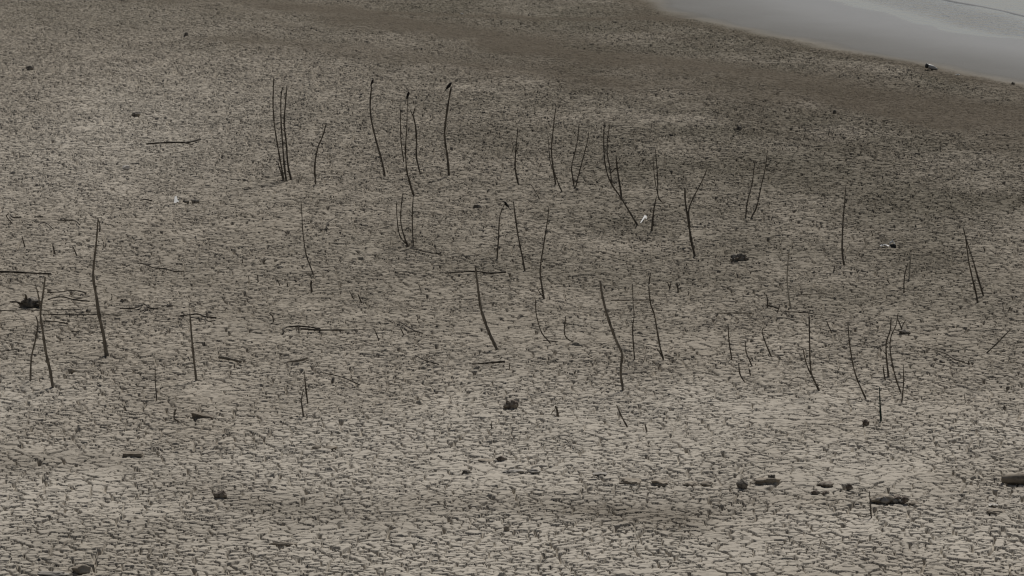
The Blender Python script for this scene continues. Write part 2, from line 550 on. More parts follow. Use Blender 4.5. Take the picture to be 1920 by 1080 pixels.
def tube(bm, P, r0, r1, rng, sides=8, knots=0.2):
    """a tapering stem along P; r0 at the first point, r1 at the last"""
    n = len(P)
    ref = Vector((0.3, 1, 0.1)).normalized()
    rings = []
    for i, p in enumerate(P):
        t = (P[min(i + 1, n - 1)] - P[max(i - 1, 0)]).normalized()
        u = ref.cross(t)
        if u.length < 1e-4: u = Vector((1, 0, 0)).cross(t)
        u.normalize(); w = t.cross(u)
        f = i / (n - 1)
        r = (r0 + (r1 - r0) * f) * (1 + knots * rng.uniform(-1, 1))
        if i in (0,): r *= 0.75
        ring = []
        for k in range(sides):
            a = 2 * math.pi * k / sides
            rr = r * (1 + 0.12 * rng.uniform(-1, 1))
            ring.append(bm.verts.new(p + u * math.cos(a) * rr + w * math.sin(a) * rr))
        rings.append(ring)
    for a, b in zip(rings[:-1], rings[1:]):
        for k in range(sides):
            bm.faces.new((a[k], a[(k + 1) % sides], b[(k + 1) % sides], b[k]))
    bm.faces.new(rings[0][::-1]); bm.faces.new(rings[-1])


def scale_at(Y):
    return Y / F * 1.012


RNG = random.Random(4)
WK = 0.87                                   # the lens and the compression fatten thin stems a little


def stand_pts(pts, Y, lean, base_z, h_tot):
    out = []
    y1 = pts[-1][1]
    for px, py in pts:
        k = (y1 - py) / max(h_tot, 1)
        out.append(at_depth(px, py, Y + lean * k))
    return out


def upright(label, pts, wt, wb, br=(), mat='bark', name='dead_stick', cat='stick', group='dead sticks standing in the mud', lean=None, sink=0.10):
    """a stick rooted in the mud: pts run from its tip to its foot in the photo; br are its branches"""
    foot = ground_at(*pts[-1])
    Y = foot.y
    s = scale_at(Y)
    h = pts[-1][1] - pts[0][1]
    if lean is None: lean = RNG.uniform(-0.12, 0.12) * h * s
    P = stand_pts(pts, Y, lean, foot.z, h)
    d = (P[-1] - P[-2]).normalized()
    P = catmull(P, 5 if len(pts) > 2 else 6)
    P.append(P[-1] + Vector((d.x * 0.3, 0, -1)).normalized() * sink)
    rt, rb = wt * s * 0.5 * WK, wb * s * 0.5 * WK
    org = Vector((foot.x, foot.y, foot.z))
    bm = bmesh.new()
    tube(bm, P, rt, rb, RNG)
    if h > 45:
        for _ in range(RNG.choice((1, 2, 2, 3, 4))):       # snapped side twigs and knots
            i = RNG.randrange(4, len(P) - 3)
            f = i / (len(P) - 1)
            rr = (rt + (rb - rt) * f)
            sd_ = RNG.choice((-1, 1))
            ln = RNG.uniform(2.0, 6.5) * s
            q = P[i] + Vector((sd_ * ln * 0.8, RNG.uniform(-0.5, 0.5) * ln, ln * RNG.uniform(0.2, 0.9)))
            tube(bm, [P[i].copy(), P[i].lerp(q, 0.6) + Vector((0, 0, -0.1 * ln)), q], rr * 0.75, rr * 0.4, RNG, 6)
    if not br:
        return tag(put(name, bm, mat, org), label, cat, group)
    root = empty(name, org)
    tag(root, label, cat, group)
    put('stem', bm, mat, org, root)
    for bp_, w0, w1 in br:
        Q = []
        for px, py in bp_:
            k = (pts[-1][1] - py) / max(h, 1)
            Q.append(at_depth(px, py, Y + lean * k))
        k0 = (Q[0] - Q[-1]).length
        Q[0].y -= 0.12 * k0
        bm = bmesh.new()
        tube(bm, catmull(Q, 4), w0 * s * 0.5 * WK, w1 * s * 0.5 * WK, RNG, 7)
        put('branch', bm, mat, Q[-1].copy(), root)
    return root


def stub(label, pts, w=3.2, br=(), **kw):
    kw.setdefault('name', 'twig_stub'); kw.setdefault('cat', 'twig'); kw.setdefault('group', 'short twig stubs poking from the mud')
    return upright(label, pts, w * 0.8, w, br, sink=0.06, **kw)


def lying(label, pts, w0, w1, br=(), mat='bark_wet', name='fallen_stick', cat='stick', group='fallen sticks lying on the mud'):
    def on(ps, wa, wb_):
        out = []
        for i, (px, py) in enumerate(ps):
            g = ground_at(px, py)
            f = i / max(len(ps) - 1, 1)
            g.z += (wa + (wb_ - wa) * f) * scale_at(g.y) * 0.5 * 0.6 + 0.034
            out.append(g)
        return out
    P = on(pts, w0, w1)
    s = scale_at(P[0].y)
    org = P[len(P) // 2].copy()
    bm = bmesh.new(); tube(bm, catmull(P, 6), w0 * s * 0.5 * WK * 1.2, w1 * s * 0.5 * WK * 1.2, RNG)
    if not br:
        return tag(put(name, bm, mat, org), label, cat, group)
    root = empty(name, org); tag(root, label, cat, group)
    put('stem', bm, mat, org, root)
    for ps, wa, wb_ in br:
        Q = on(ps, wa, wb_)
        bm = bmesh.new(); tube(bm, catmull(Q, 4), wa * s * 0.5 * WK * 1.2, wb_ * s * 0.5 * WK * 1.2, RNG, 7)
        put('branch', bm, mat, Q[-1].copy(), root)
    return root


def lump_bm(cx, base, w, h, d, seed, cuts=7, rough=0.18, sub=4, sink=0.3, tilt=0.0):
    rng = random.Random(seed)
    bm = bmesh.new()
    bmesh.ops.create_icosphere(bm, subdivisions=sub, radius=1.0)
    planes = []
    for _ in range(cuts):
        v = Vector((rng.uniform(-1, 1), rng.uniform(-1, 1), rng.uniform(-0.5, 1))).normalized()
        planes.append((v, rng.uniform(0.55, 0.85)))
    off = Vector((seed * 3.7, seed * 1.9, 0))
    for v in bm.verts:
        c = v.co
        for nrm, k in planes:
            e = c.dot(nrm) - k
            if e > 0: c = c - nrm * e * 0.92
        nn = mnoise.fractal(c * 1.6 + off, 1.0, 2.0, 4)
        c = c * (1 + rough * nn)
        v.co = c
    zs = [v.co.z for v in bm.verts]; xs = [v.co.x for v in bm.verts]; ys = [v.co.y for v in bm.verts]
    ex, ey, ez = max(xs) - min(xs), max(ys) - min(ys), max(zs) - min(zs)
    mx, my = (max(xs) + min(xs)) / 2, (max(ys) + min(ys)) / 2
    ct, st = math.cos(tilt), math.sin(tilt)
    for v in bm.verts:
        x = (v.co.x - mx) / ex * w; y = (v.co.y - my) / ey * d
        z = (v.co.z - min(zs)) / ez * h * (1 + sink) - h * sink
        v.co = Vector((x * ct - z * st, y, x * st + z * ct)) + base
    return bm


SEED = [10]


def lump(name, label, cat, px, py, w, h, mat='stone', group=None, depth=0.8, **kw):
    """a stone or clod whose front foot stands at (px, py); w and h in photo pixels"""
    if mat.startswith("clod"):
        h *= 0.95; depth *= 1.15
    g = ground_at(px, py)
    s = scale_at(g.y)
    d = w * s * depth
    graze = math.atan2(H, g.y)
    hh = max(h * s - d * math.sin(graze) * 0.5, h * s * 0.45)
    c = Vector((g.x, g.y + d * 0.5, 0))
    c.z = float(macro(np.array([c.x]), np.array([c.y]))[0]) - 0.004
    SEED[0] += 1
    bm = lump_bm(px, c, w * s, hh, d, SEED[0], **kw)
    return tag(put(name, bm, mat, c), label, cat, group)


# ------------------------------------------------------------------ standing sticks
def U(*a, **k): return upright(*a, **k)


TC = 'stems of the tight clump at upper left'
U("thin stick curving up apart at the left side of the tight clump of tall stems", [(513, 147), (512, 195), (514, 230), (520, 270), (528, 315), (532, 337)], 2.6, 3.6)
U("long dark stick in the middle of the tight clump of tall stems", [(531, 162), (527, 180), (527, 227), (530, 270), (533, 310), (537, 340)], 2.6, 4.2)
U("right hand stick of the tight clump of tall stems, foot slanting right", [(538, 160), (535, 195), (533, 232), (537, 270), (540, 310), (546, 337)], 2.6, 4.6)
U("knee high twig at the foot of the tight clump of tall stems", [(521, 304), (525, 318), (531, 338)], 2.4, 3, name='dead_twig', cat='twig')
U("slender stick bowing to the right, standing alone just right of the tight clump", [(612, 231), (605, 255), (595, 280), (590, 315), (592, 346)], 2.4, 4)
U("tall slightly bent stick carrying a small hunched bird on its tip", [(697, 160), (694, 195), (697, 228), (707, 270), (716, 302), (722, 331)], 3.2, 4.2)
U("thin straight stick left of the bird topped stem pair, fading upward", [(751, 203), (751, 232), (752, 265), (757, 303)], 1.8, 3)
U("swaying thin stem with a thick dark foot and a tiny bird on its tip", [(764, 186), (763, 230), (761, 270), (762, 315), (769, 345), (776, 367)], 1.4, 5.2, br=[([(759, 268), (760, 290), (763, 322)], 1.4, 2.2)])
U("stick with a small dark forked tip, right of the stem with the thick foot", [(774, 214), (779, 236), (781, 262), (781, 295), (788, 326)], 3.6, 3.6, br=[([(779, 199), (777, 207), (774, 216)], 1.8, 3.2), ([(769, 206), (771, 210), (774, 217)], 1.4, 2.8)])
U("tall stick with a kink at half height and a long tailed bird on top", [(846, 163), (841, 190), (835, 232), (834, 260), (839, 295), (842, 329)], 3.4, 5.4)
U("upright stick with a tiny side twig, left of the tallest back row stick", [(971, 240), (967, 285), (966, 315), (972, 346)], 2.2, 4.2, br=[([(974, 268), (971, 277), (967, 288)], 1.4, 1.8)])
U("tall dark stick reaching highest among the back sticks right of centre", [(1042, 202), (1037, 245), (1034, 280), (1037, 315), (1042, 346)], 2.2, 4)
U("faint thin stick leaning behind the tall dark one, foot swept right", [(1027, 252), (1032, 305), (1040, 325), (1046, 342), (1054, 360)], 1.6, 3.4)
U("left stick of the V shaped pair of bare stems in the back row", [(1086, 232), (1082, 267), (1072, 312), (1074, 332), (1077, 353)], 2, 3.4)
U("right stick of the V shaped pair, slanting to upper right", [(1104, 247), (1101, 267), (1095, 290), (1087, 320), (1079, 352)], 1.7, 3)
U("long forked stick sweeping left from its foot beside the white scrap", [(1133, 230), (1132, 267), (1135, 310), (1145, 342), (1165, 372), (1185, 405), (1196, 423)], 2.2, 4.2, name='forked_stick', br=[([(1144, 227), (1139, 262), (1139, 290), (1144, 317), (1147, 345)], 1.8, 3)])
U("dark straight stick with a crooked side stub, standing behind the long forked one", [(1155, 291), (1157, 312), (1161, 340), (1166, 374)], 3, 5, br=[([(1147, 323), (1152, 317), (1158, 315)], 2.6, 3.6)])
U("thin double stemmed stick right of the long forked one", [(1229, 280), (1231, 305), (1233, 335), (1234, 367), (1240, 378)], 2, 3, br=[([(1226, 290), (1226, 320), (1230, 350), (1234, 368)], 1.4, 2)])
U("short leaning stick with a swollen black foot, right of the white scrap", [(1231, 368), (1228, 382), (1225, 400), (1222, 433)], 2, 4.6)
U("thick Y shaped stick left of the dark debris heap, right arm swung out", [(1284, 352), (1285, 378), (1289, 405), (1293, 432), (1297, 455), (1303, 481)], 3.8, 5.8, name='forked_stick', br=[([(1325, 315), (1315, 342), (1298, 375), (1291, 398), (1293, 425)], 2, 4)])
U("shorter stick of the leaning pair right of the Y shaped one", [(1415, 307), (1410, 345), (1401, 380), (1398, 409)], 2, 3.4)
U("longer stick of the leaning pair right of the Y shaped one", [(1439, 282), (1435, 315), (1427, 350), (1419, 387), (1409, 408)], 2, 3.4)
U("lone dark stick, straight and tapering, left of the black and white litter", [(1586, 347), (1584, 375), (1581, 410), (1579, 455), (1580, 480), (1583, 497)], 1.8, 4.6)
U("front stick of the crossing pair at far right, leaning left", [(1810, 442), (1816, 487), (1822, 517), (1830, 550), (1833, 568)], 2.4, 4.4)
U("rear stick of the crossing pair at far right, longer and leaning left", [(1806, 427), (1812, 450), (1825, 490), (1834, 522), (1844, 555)], 2.4, 4.2)
U("pale bleached upper stem on a curved stick, left of the lone dark one", [(1480, 466), (1477, 498), (1476, 530), (1480, 562), (1483, 578)], 2.6, 3.4, mat='pale_wood')
U("short bleached white stick beside a dark twig on the right", [(1708, 480), (1706, 497), (1705, 522)], 3, 3.6, mat='pale_wood')
U("thin dark twig leaning beside the short bleached stick", [(1702, 494), (1697, 512), (1695, 530), (1695, 547)], 1.6, 3.6)
U("tallest and thickest bent stick at left, a splinter hanging at its tip", [(184, 408), (181, 450), (176, 495), (175, 522), (180, 552), (186, 592), (194, 628), (200, 667)], 3.6, 9.2, mat='bark_grey', br=[([(187, 434), (187.5, 424), (184.5, 411)], 4.6, 2)])
U("thick forked stick at the left edge standing in front of the black stone", [(85, 519), (82, 542), (78, 570), (76, 592), (80, 620), (86, 660), (94, 695), (99, 726)], 3.2, 7.4, mat='bark_grey', name='forked_stick', br=[([(67, 532), (72, 555), (76, 584)], 2.4, 3.4)])
U("slanted thinner stick leaning toward the thick forked one at the left edge", [(67, 592), (71, 608), (67, 635), (59, 670), (57, 713)], 2.6, 5, mat='bark_grey')
U("straight post like stick left of centre with a lying root behind its tip", [(356, 587), (359, 627), (362, 660), (368, 713)], 3.4, 6, mat='bark_grey')
U("short thin twig standing left of the straight post like stick", [(291, 687), (291, 715), (294, 749)], 1.8, 3.2, name='dead_twig', cat='twig')
U("taller twig of the small crossing pair at lower left", [(571, 696), (573, 725), (577, 756)], 2.2, 4, name='dead_twig', cat='twig')
U("front twig of the small crossing pair at lower left", [(569, 730), (565, 750), (567, 765), (569, 782)], 2.2, 4.2, name='dead_twig', cat='twig')
U("very thin knotty stick standing alone between the left post and the three stem group", [(564, 372), (566, 402), (568, 435), (574, 477), (587, 513)], 1.6, 3.2)
U("middle stick of the three curved stems grouped below the thick footed stem", [(756, 362), (752, 390), (752, 420), (759, 447), (765, 460)], 2, 4)
U("outer left bowed stick of the three curved stems grouped together", [(744, 377), (744, 402), (749, 440), (763, 459)], 1.8, 3.2)
U("right upright stick of the three curved stems grouped together", [(775, 367), (773, 402), (774, 440), (775, 462)], 2.2, 3.4)
U("kinked thin stick with a slim dark bird tilted across its tip", [(946, 382), (937, 407), (935, 440), (932, 486)], 2.2, 3.6)
U("dark stick right of the kinked one, leaning left as it rises", [(963, 378), (966, 405), (972, 445), (980, 485), (984, 508)], 2.6, 4.4)
U("tall curved stick with a forked foot near the middle of the picture", [(1029, 388), (1027, 410), (1020, 455), (1013, 505), (1016, 537), (1020, 560)], 1.8, 4.4, br=[([(1009, 543), (1013, 550), (1018, 556)], 2, 2.8)])
U("thick smooth bowed stick in the centre crossing a lying branch", [(891, 497), (895, 530), (901, 575), (910, 605), (920, 630), (932, 655)], 4, 8, mat='bark_grey')
U("short slim bowed stick right of the thick bowed central one", [(1004, 560), (1005, 585), (1010, 608), (1017, 626), (1031, 642)], 2.2, 3.2)
U("small J shaped twig curling to a lying foot at centre", [(1061, 592), (1058, 618), (1060, 630), (1068, 638), (1085, 645)], 2.4, 3, name='dead_twig', cat='twig')
U("thickest crooked stick right of centre, its lower third thin and upright", [(1125, 526), (1131, 562), (1142, 602), (1156, 640), (1166, 662), (1165, 682), (1164, 702), (1168, 731)], 5.4, 6, mat='bark_grey')
U("very thin wavy stick just right of the thickest crooked one", [(1186, 532), (1187, 567), (1189, 592), (1186, 615), (1188, 650), (1190, 675)], 1.8, 3.4)
U("slender stick with a small forked foot, right of the thin wavy one", [(1216, 537), (1220, 570), (1227, 590), (1232, 620), (1238, 652), (1244, 675)], 2.8, 3.8, br=[([(1231, 652), (1236, 660), (1242, 670)], 2, 2.6)])
U("straight thin stick left of a small group of twigs right of centre", [(1365, 607), (1367, 640), (1372, 673)], 2.2, 3.4)
U("crooked twig with nubs among the small twigs right of centre", [(1397, 640), (1399, 660), (1404, 673), (1410, 686)], 2, 3.4, name='dead_twig', cat='twig')
U("short bent twig nearest the front among the small twigs right of centre", [(1385, 680), (1387, 700), (1395, 715)], 2.8, 3.2, name='dead_twig', cat='twig')
U("hook tipped thin stick right of the small twigs", [(1432, 614), (1429, 622), (1435, 642), (1446, 668)], 2.2, 3.4)
U("forked stick making a tall narrow V, foot leaning right, at lower right", [(1517, 592), (1518, 642), (1519, 680), (1522, 702), (1529, 718), (1536, 733)], 2.8, 5, name='forked_stick', br=[([(1505, 652), (1510, 675), (1515, 690), (1521, 703)], 2.6, 3.6)])
U("long smooth curved stick between the narrow V and the multi stem cluster", [(1590, 602), (1591, 625), (1596, 665), (1605, 705), (1624, 749)], 2.2, 4)
U("thick leaning left stem of the multi stem cluster at right", [(1671, 595), (1669, 620), (1662, 642), (1662, 670), (1666, 706)], 2, 4.6)
U("short low twig at the left foot of the multi stem cluster", [(1656, 685), (1657, 698), (1660, 713)], 2.4, 3.2, name='dead_twig', cat='twig')
U("tallest S curved stem of the multi stem cluster at right", [(1684, 587), (1680, 610), (1671, 630), (1669, 655), (1674, 687), (1682, 717), (1690, 738)], 2, 3.6)
U("thin upright stem at the right end of the multi stem cluster", [(1694, 685), (1694, 720), (1691, 753)], 2, 3.4)
U("greenish dark stick standing alone below the multi stem cluster", [(1649, 725), (1650, 757), (1652, 791)], 2, 4.6, mat='bark_green')
U("thin stick leaning far to the right near the right edge", [(1895, 617), (1872, 641), (1850, 662)], 1.8, 3.4, lean=0.1)
U("short tilted stick standing low at centre bottom", [(1156, 759), (1165, 780), (1177, 802)], 2.6, 4, name='dead_twig', cat='twig')
U("small thin upright wire like stick by the rubble mound at bottom right", [(1630, 921), (1632, 950), (1634, 972)], 2.2, 3.4, mat='bark')

# ------------------------------------------------------------------ short stubs
stub("leftmost of three short stubs left of the tallest bent stick", [(41, 443), (47, 464)], 3.4)
stub("middle of three short stubs left of the tallest bent stick", [(99, 460), (103, 476)], 4)
stub("right hand tilted stub of three left of the tallest bent stick", [(136, 461), (145, 481)], 3)
stub("hook shaped twig curling at the far left edge", [(17, 400), (12, 404), (15, 410), (23, 419)], 2.6)
stub("tiny curved twig right of the tallest bent stick", [(209, 551), (210, 556), (209, 561)], 2.2)
stub("tiny thumb like stub in pale mud below the short thin twig", [(232, 760), (234, 764), (236, 769)], 3)
stub("bent elbow shaped stub left of the dark wedge of wood", [(331, 766), (327, 775), (327, 785), (335, 790)], 3.6)
stub("tiny stub with pale edge between two fallen twigs at left", [(454, 485), (455, 493)], 2.4)
stub("small forked stub above the row of tiny stubs at left centre", [(495, 484), (495, 494)], 2.6, br=[([(499, 486), (497, 489), (495, 492)], 1.4, 1.8)])
stub("leftmost tiny stub of the row left of the thick black stub", [(466, 517), (467, 527)], 2.2)
stub("second tiny stub of the row left of the thick black stub", [(483, 515), (484, 528)], 3)
stub("slanted tiny stub of the row left of the thick black stub", [(520, 524), (525, 536)], 2.6)
stub("stub nearest left of the thick black stub", [(538, 530), (540, 538)], 3)
stub("thick black stub with spreading foot, left centre", [(584, 526), (583, 535), (585, 547)], 5)
stub("thin slanted twig leaning beside a thicker slanted stub, left centre", [(655, 545), (663, 561)], 2.2)
stub("thicker slanted stub of the leaning pair, left centre", [(671, 551), (678, 568)], 3.2)
stub("pale short twig pair left of the thick bowed central stick", [(786, 535), (790, 549)], 2, mat='bark_grey')
stub("curved finger like twig left of the long lying branch", [(505, 587), (511, 593), (513, 604)], 3)
stub("small upright nub rising through the long lying branch at left centre", [(559, 612), (561, 625)], 3)
stub("slim bent twig right of the long lying branch", [(701, 616), (705, 624), (710, 637)], 2.8)
stub("short slanted twig further right of the long lying branch", [(751, 615), (757, 628)], 3)
stub("tiny dark stub just right of the lying stick at centre", [(955, 681), (955, 692)], 2.4)
stub("tiny upright stub on pale mud left of the brown split stump", [(921, 792), (922, 804)], 3)
stub("brown split stump like a little upright spike with a side sliver", [(1041, 761), (1044, 768), (1046, 779)], 5.5, br=[([(1034, 776), (1037, 771), (1041, 768)], 1.8, 2.4)])
stub("tapered spike standing right of the short tilted stick at bottom centre", [(1209, 794), (1211, 802), (1213, 809)], 4, mat='bark_grey')
stub("left stub shaped like a small V in the row right of the slender sticks", [(1251, 528), (1254, 535), (1256, 542)], 2.8, br=[([(1258, 529), (1257, 535), (1256, 541)], 2, 2.4)])
stub("middle straight stub in the row right of the slender sticks", [(1269, 530), (1272, 547)], 3.6)
stub("smallest grey stub at the right of the row of three", [(1290, 545), (1291, 553)], 2.4, mat='bark_grey')
stub("stub rising above the tip of the slender fork footed stick", [(1220, 511), (1218, 522), (1217, 532)], 3.2)
stub("short black twin of the crooked twig right of centre", [(1404, 690), (1407, 703)], 3.4)
stub("short pale bent twig lying against the ground near the tall dark back stick", [(995, 345), (1003, 358), (1012, 374)], 2.2, mat='bark_grey')
stub("twig with an elbow foot left of the bleached stick", [(1437, 552), (1439, 564), (1439, 577)], 3)
stub("small prong beside the elbow footed twig", [(1462, 572), (1460, 578), (1458, 585)], 2.8)
stub("small slanted stick with a pale chip at its foot, above the long curved stick", [(1550, 602), (1554, 612), (1560, 625)], 2.8)
stub("tiny dark stub below the lone dark stick", [(1565, 499), (1563, 509)], 3)
stub("tiny slanted stub left of the short bleached stick", [(1663, 524), (1668, 532)], 3)
stub("forked twig over a small clump behind the multi stem cluster", [(1684, 600), (1688, 610), (1692, 620)], 3.2, br=[([(1698, 600), (1694, 607), (1690, 615)], 1.8, 2.4)])
stub("little hooked twig right of the lone dark stick, near its top half", [(1634, 433), (1636, 441)], 2.4)
stub("tiny L shaped twig right of the crossing pair", [(1844, 463), (1847, 472)], 3)
stub("faint twig under the crossing pair at far right", [(1880, 571), (1882, 583)], 2, mat='bark_grey')
stub("slanted faint twig at the right edge below the crossing pair", [(1896, 574), (1890, 584)], 2.2)
stub("thin pale twig at the right, below the fallen straight stick", [(1808, 738), (1810, 755)], 2, mat='bark_grey')
stub("stubby dark peg beside the end of the fallen straight stick at right", [(1815, 676), (1817, 684)], 3)

# ------------------------------------------------------------------ sticks and roots lying on the mud
lying("dark crooked branch lying on pale mud in the upper left", [(274, 274), (300, 272), (330, 271), (352, 271), (376, 265)], 2.8, 3.4, br=[([(362, 275), (352, 273), (345, 271)], 1.6, 2.4)])
lying("long straight pole lying at the left edge behind the forked stick", [(-12, 515), (20, 515), (60, 517), (96, 518)], 4.4, 2.6)
lying("upper thin root lying right of the black stone", [(88, 553), (115, 552), (130, 549.5), (145, 550), (162, 554)], 2, 2)
lying("arched root lying right of the black stone, thickest of them", [(90, 567), (103, 562.5), (120, 562), (138, 566.5), (168, 570)], 2.6, 2.4, br=[([(158, 563), (146, 565), (136, 566)], 1.4, 2)])
lying("long thin stick lying just in front of the black stone", [(-8, 588), (35, 586), (90, 586), (152, 584)], 1.8, 1.4)
lying("long thin stick lying behind the tallest bent stick's middle", [(80, 594), (140, 595), (190, 595), (226, 596)], 2, 1.8)
lying("short twig lying between the two left edge sticks and open mud", [(80, 607), (105, 608), (128, 612)], 2.6, 2)
lying("dark gnarled root lying behind the straight post like stick", [(338, 597), (357, 595), (372, 594), (385, 599), (405, 601)], 2.6, 3, br=[([(400, 606), (390, 607), (384, 600)], 1.6, 2)])
lying("tangled black root lying between the tallest stick and the post like stick", [(225, 583), (248, 583), (262, 579), (270, 575), (282, 583), (297, 584)], 2.6, 2.6, br=[([(262, 589), (270, 586), (276, 580)], 2, 3), ([(254, 581), (262, 578), (268, 577)], 1.6, 2.4)])
lying("thin fallen twig sloping right in the left field above the post", [(262, 497), (275, 501), (290, 507), (310, 508.5), (327, 513.5), (345, 513)], 1.6, 2.4)
lying("long lying branch with a curled end and nubs, left of centre", [(530, 626), (536, 619), (555, 617), (575, 617.5), (600, 622)], 2.6, 3, br=[([(685, 623), (640, 624), (600, 624), (564, 622)], 1.8, 4)])
lying("short thick log piece lying left of centre", [(410, 676), (425, 678), (452, 684)], 6, 5, mat='bark_grey', name='log_piece', cat='log')
lying("short broken stick with a blunt raised end, below the long lying branch", [(538, 684), (558, 682), (576, 677)], 2.6, 6, mat='bark_grey')
lying("lying stick with a thick middle just below the thick bowed central stick", [(884, 688), (905, 687), (928, 685), (946, 684)], 2.4, 4.4)
lying("long branch lying crosswise behind the thick bowed central stick", [(835, 517), (865, 514.5), (895, 514), (920, 517), (948, 515)], 2.2, 3.6)
lying("straight bare rod lying behind the thickest crooked stick", [(1145, 568), (1185, 567.5), (1226, 567)], 2.6, 2.2, mat='bark_grey')
lying("pale straight rod lying on the mud left of the narrow V stick", [(1340, 592.5), (1372, 591.5), (1410, 592)], 2, 2.4, mat='bark_grey')
lying("dark rod lying behind the tip of the narrow V stick", [(1470, 589), (1495, 590), (1518, 591.5)], 2.2, 1.8)
lying("faint thin rod lying right of the bleached curved stick", [(1495, 557.5), (1520, 556), (1551, 555)], 1.8, 1.6, mat='bark_grey')
lying("low arched twig lying below the three curved stems", [(750, 476), (770, 471), (785, 473), (805, 478), (826, 480.5)], 1.8, 2.2)
lying("dark slanted twig lying right of centre left, below the tilted rods", [(779, 671), (795, 680), (822, 688.5)], 1.8, 2.4)
lying("slanted twig lying in cracked mud above the small crossing pair", [(610, 705), (640, 712), (660, 720), (674, 727)], 1.8, 2.4)
lying("thin slanted twig lying right of the two short slanted twigs", [(748, 607), (765, 618), (778, 625), (792, 630)], 1.8, 2.2)
lying("tiny bent twig lying left of the white triangular scrap", [(263, 380), (272, 378), (285, 381)], 2.2, 2.6)
lying("dark twig running from the hook shaped twig at the far left", [(19, 406), (25, 412), (40, 411)], 2.2, 2.4)
lying("thin curled twig lying among the short stubs at left", [(72, 426), (80, 421.5), (89, 424), (100, 434)], 1.8, 1.8)
lying("thin curved twig lying left of the tallest stick's tip", [(108, 417.5), (128, 417), (142, 419), (150, 426)], 1.8, 2)
lying("black twig lying left of the tallest stick's tip, above the curved ones", [(64, 411.5), (72, 411), (81, 411)], 2.4, 2.6)
lying("pale straight stick fallen diagonally on the right", [(1730, 655), (1752, 661), (1775, 669), (1790, 679), (1808, 684.5)], 2, 3.6, mat='bark_grey')
lying("fallen dark foot running right from the elbow footed twig", [(1440, 578), (1450, 580), (1458, 583)], 3, 3)
lying("pale root lying left of the upright wire like stick's foot", [(1604, 969), (1616, 974), (1626, 974), (1633, 972)], 2, 2, mat='bark_grey')
lying("slim crooked twig lying near the left edge below the forked stick", [(-6, 664), (14, 662), (34, 659)], 2, 1.6)
lying("crooked pale twig arching on the mud left of the narrow V stick's foot", [(1480, 727), (1481, 719), (1489, 714), (1500, 713)], 2.2, 1.8, mat='bark_grey')
lying("small bent twig running right from the bowed slim stick's foot at centre", [(1018, 643), (1030, 644), (1046, 645)], 1.8, 1.6)
lying("curled thin root lying left of the three curved stems", [(625, 415), (616, 420), (612, 427), (614, 433)], 1.8, 2)
lying("thin twig lying beside the right foot of the slender fork footed stick", [(1246, 672), (1254, 673), (1263, 676)], 2.4, 2)


# ------------------------------------------------------------------ stones, clods and heaps
SG = 'stones on the mud'
CG = 'dried mud clods'
gs = ground_at(55, 578); ss_ = scale_at(gs.y)
st = empty('driftwood_stump', gs)
tag(st, "ragged dark driftwood stump at the left edge behind the forked stick", 'stump')
put('trunk', lump_bm(0, Vector((gs.x, gs.y + 0.13, gs.z)), 44 * ss_, 19 * ss_, 0.3, 77, cuts=9, rough=0.3), 'stone', gs, st)
for ra_, rb_ in (((19, 566), (38, 569)), ((47, 552), (48, 562)), ((77, 573), (66, 572))):
    bm = bmesh.new()
    p, q = at_depth(*ra_, gs.y - 0.03), at_depth(*rb_, gs.y + 0.08)
    tube(bm, catmull([p, p.lerp(q, 0.5) + Vector((0.01, 0, 0.015)), q], 4), 1.4 * ss_, 2.6 * ss_, RNG, 7)
    put('root', bm, 'bark', q, st)
lump('stone', "dark pointed brown stone below the centre of the picture", 'stone', 958, 767, 30, 19, 'stone_brown', SG, cuts=5, rough=0.3)
lump('stone', "round dark stone at lower left below the flat block", 'stone', 412, 935, 27, 18, 'stone_brown', SG, rough=0.22)
lump('stone', "rounded brown stone at the bottom left edge of the picture", 'stone', 150, 1076, 39, 21, 'clod', SG, rough=0.2)
lump('stone', "black cube like stone among clods at lower right", 'stone', 1392, 917, 23, 21, 'stone', SG, cuts=12, rough=0.08, depth=0.9)
lump('stone', "small dark stone in the far top left corner", 'stone', 55, 131, 15, 9, 'stone', SG)
lump('stone', "tilted oval dark stone on pale mud above the crooked lying branch", 'stone', 254, 218, 18, 9, 'stone', SG, tilt=0.1)
lump('stone', "tiny black stone near the top edge left of centre", 'stone', 349, 67, 9, 7, 'stone', SG)
lump('stone', "small black stone on the far bank near the upper right sticks", 'stone', 1565, 213, 7, 8, 'stone', SG)
lump('stone', "small dark stone at upper right above the leaning pair", 'stone', 1386, 244, 11, 9, 'stone', SG)
lump('stone', "small pale rounded stone at left under the crooked lying branch", 'stone', 236, 318, 15, 9, 'pale_stone', SG)
lump('stone', "small dark stone left of the narrow row of tiny stubs", 'stone', 525, 504, 12, 6, 'stone', SG)
lump('stone', "flat grey pebble beside the thin root at the tallest stick's back", 'stone', 165, 585, 10, 7, 'stone', SG)
lump('stone', "dark pebble under the fallen diagonal stick at right", 'stone', 1767, 680, 11, 6, 'stone', SG)
lump('stone', "dark pebble in the pale mud at far right", 'stone', 1890, 730, 8, 7, 'stone', SG)
lump('stone', "dark pebble at right below the thin pale twig", 'stone', 1884, 767, 7, 8, 'stone', SG)
lump('stone', "round grey pebble between the hook tipped stick and the twigs", 'stone', 1410, 640, 7, 6, 'clod', SG)
lump('stone', "dark pebble at the shore strip near the right edge", 'stone', 1900, 158, 7, 5, 'stone', SG)

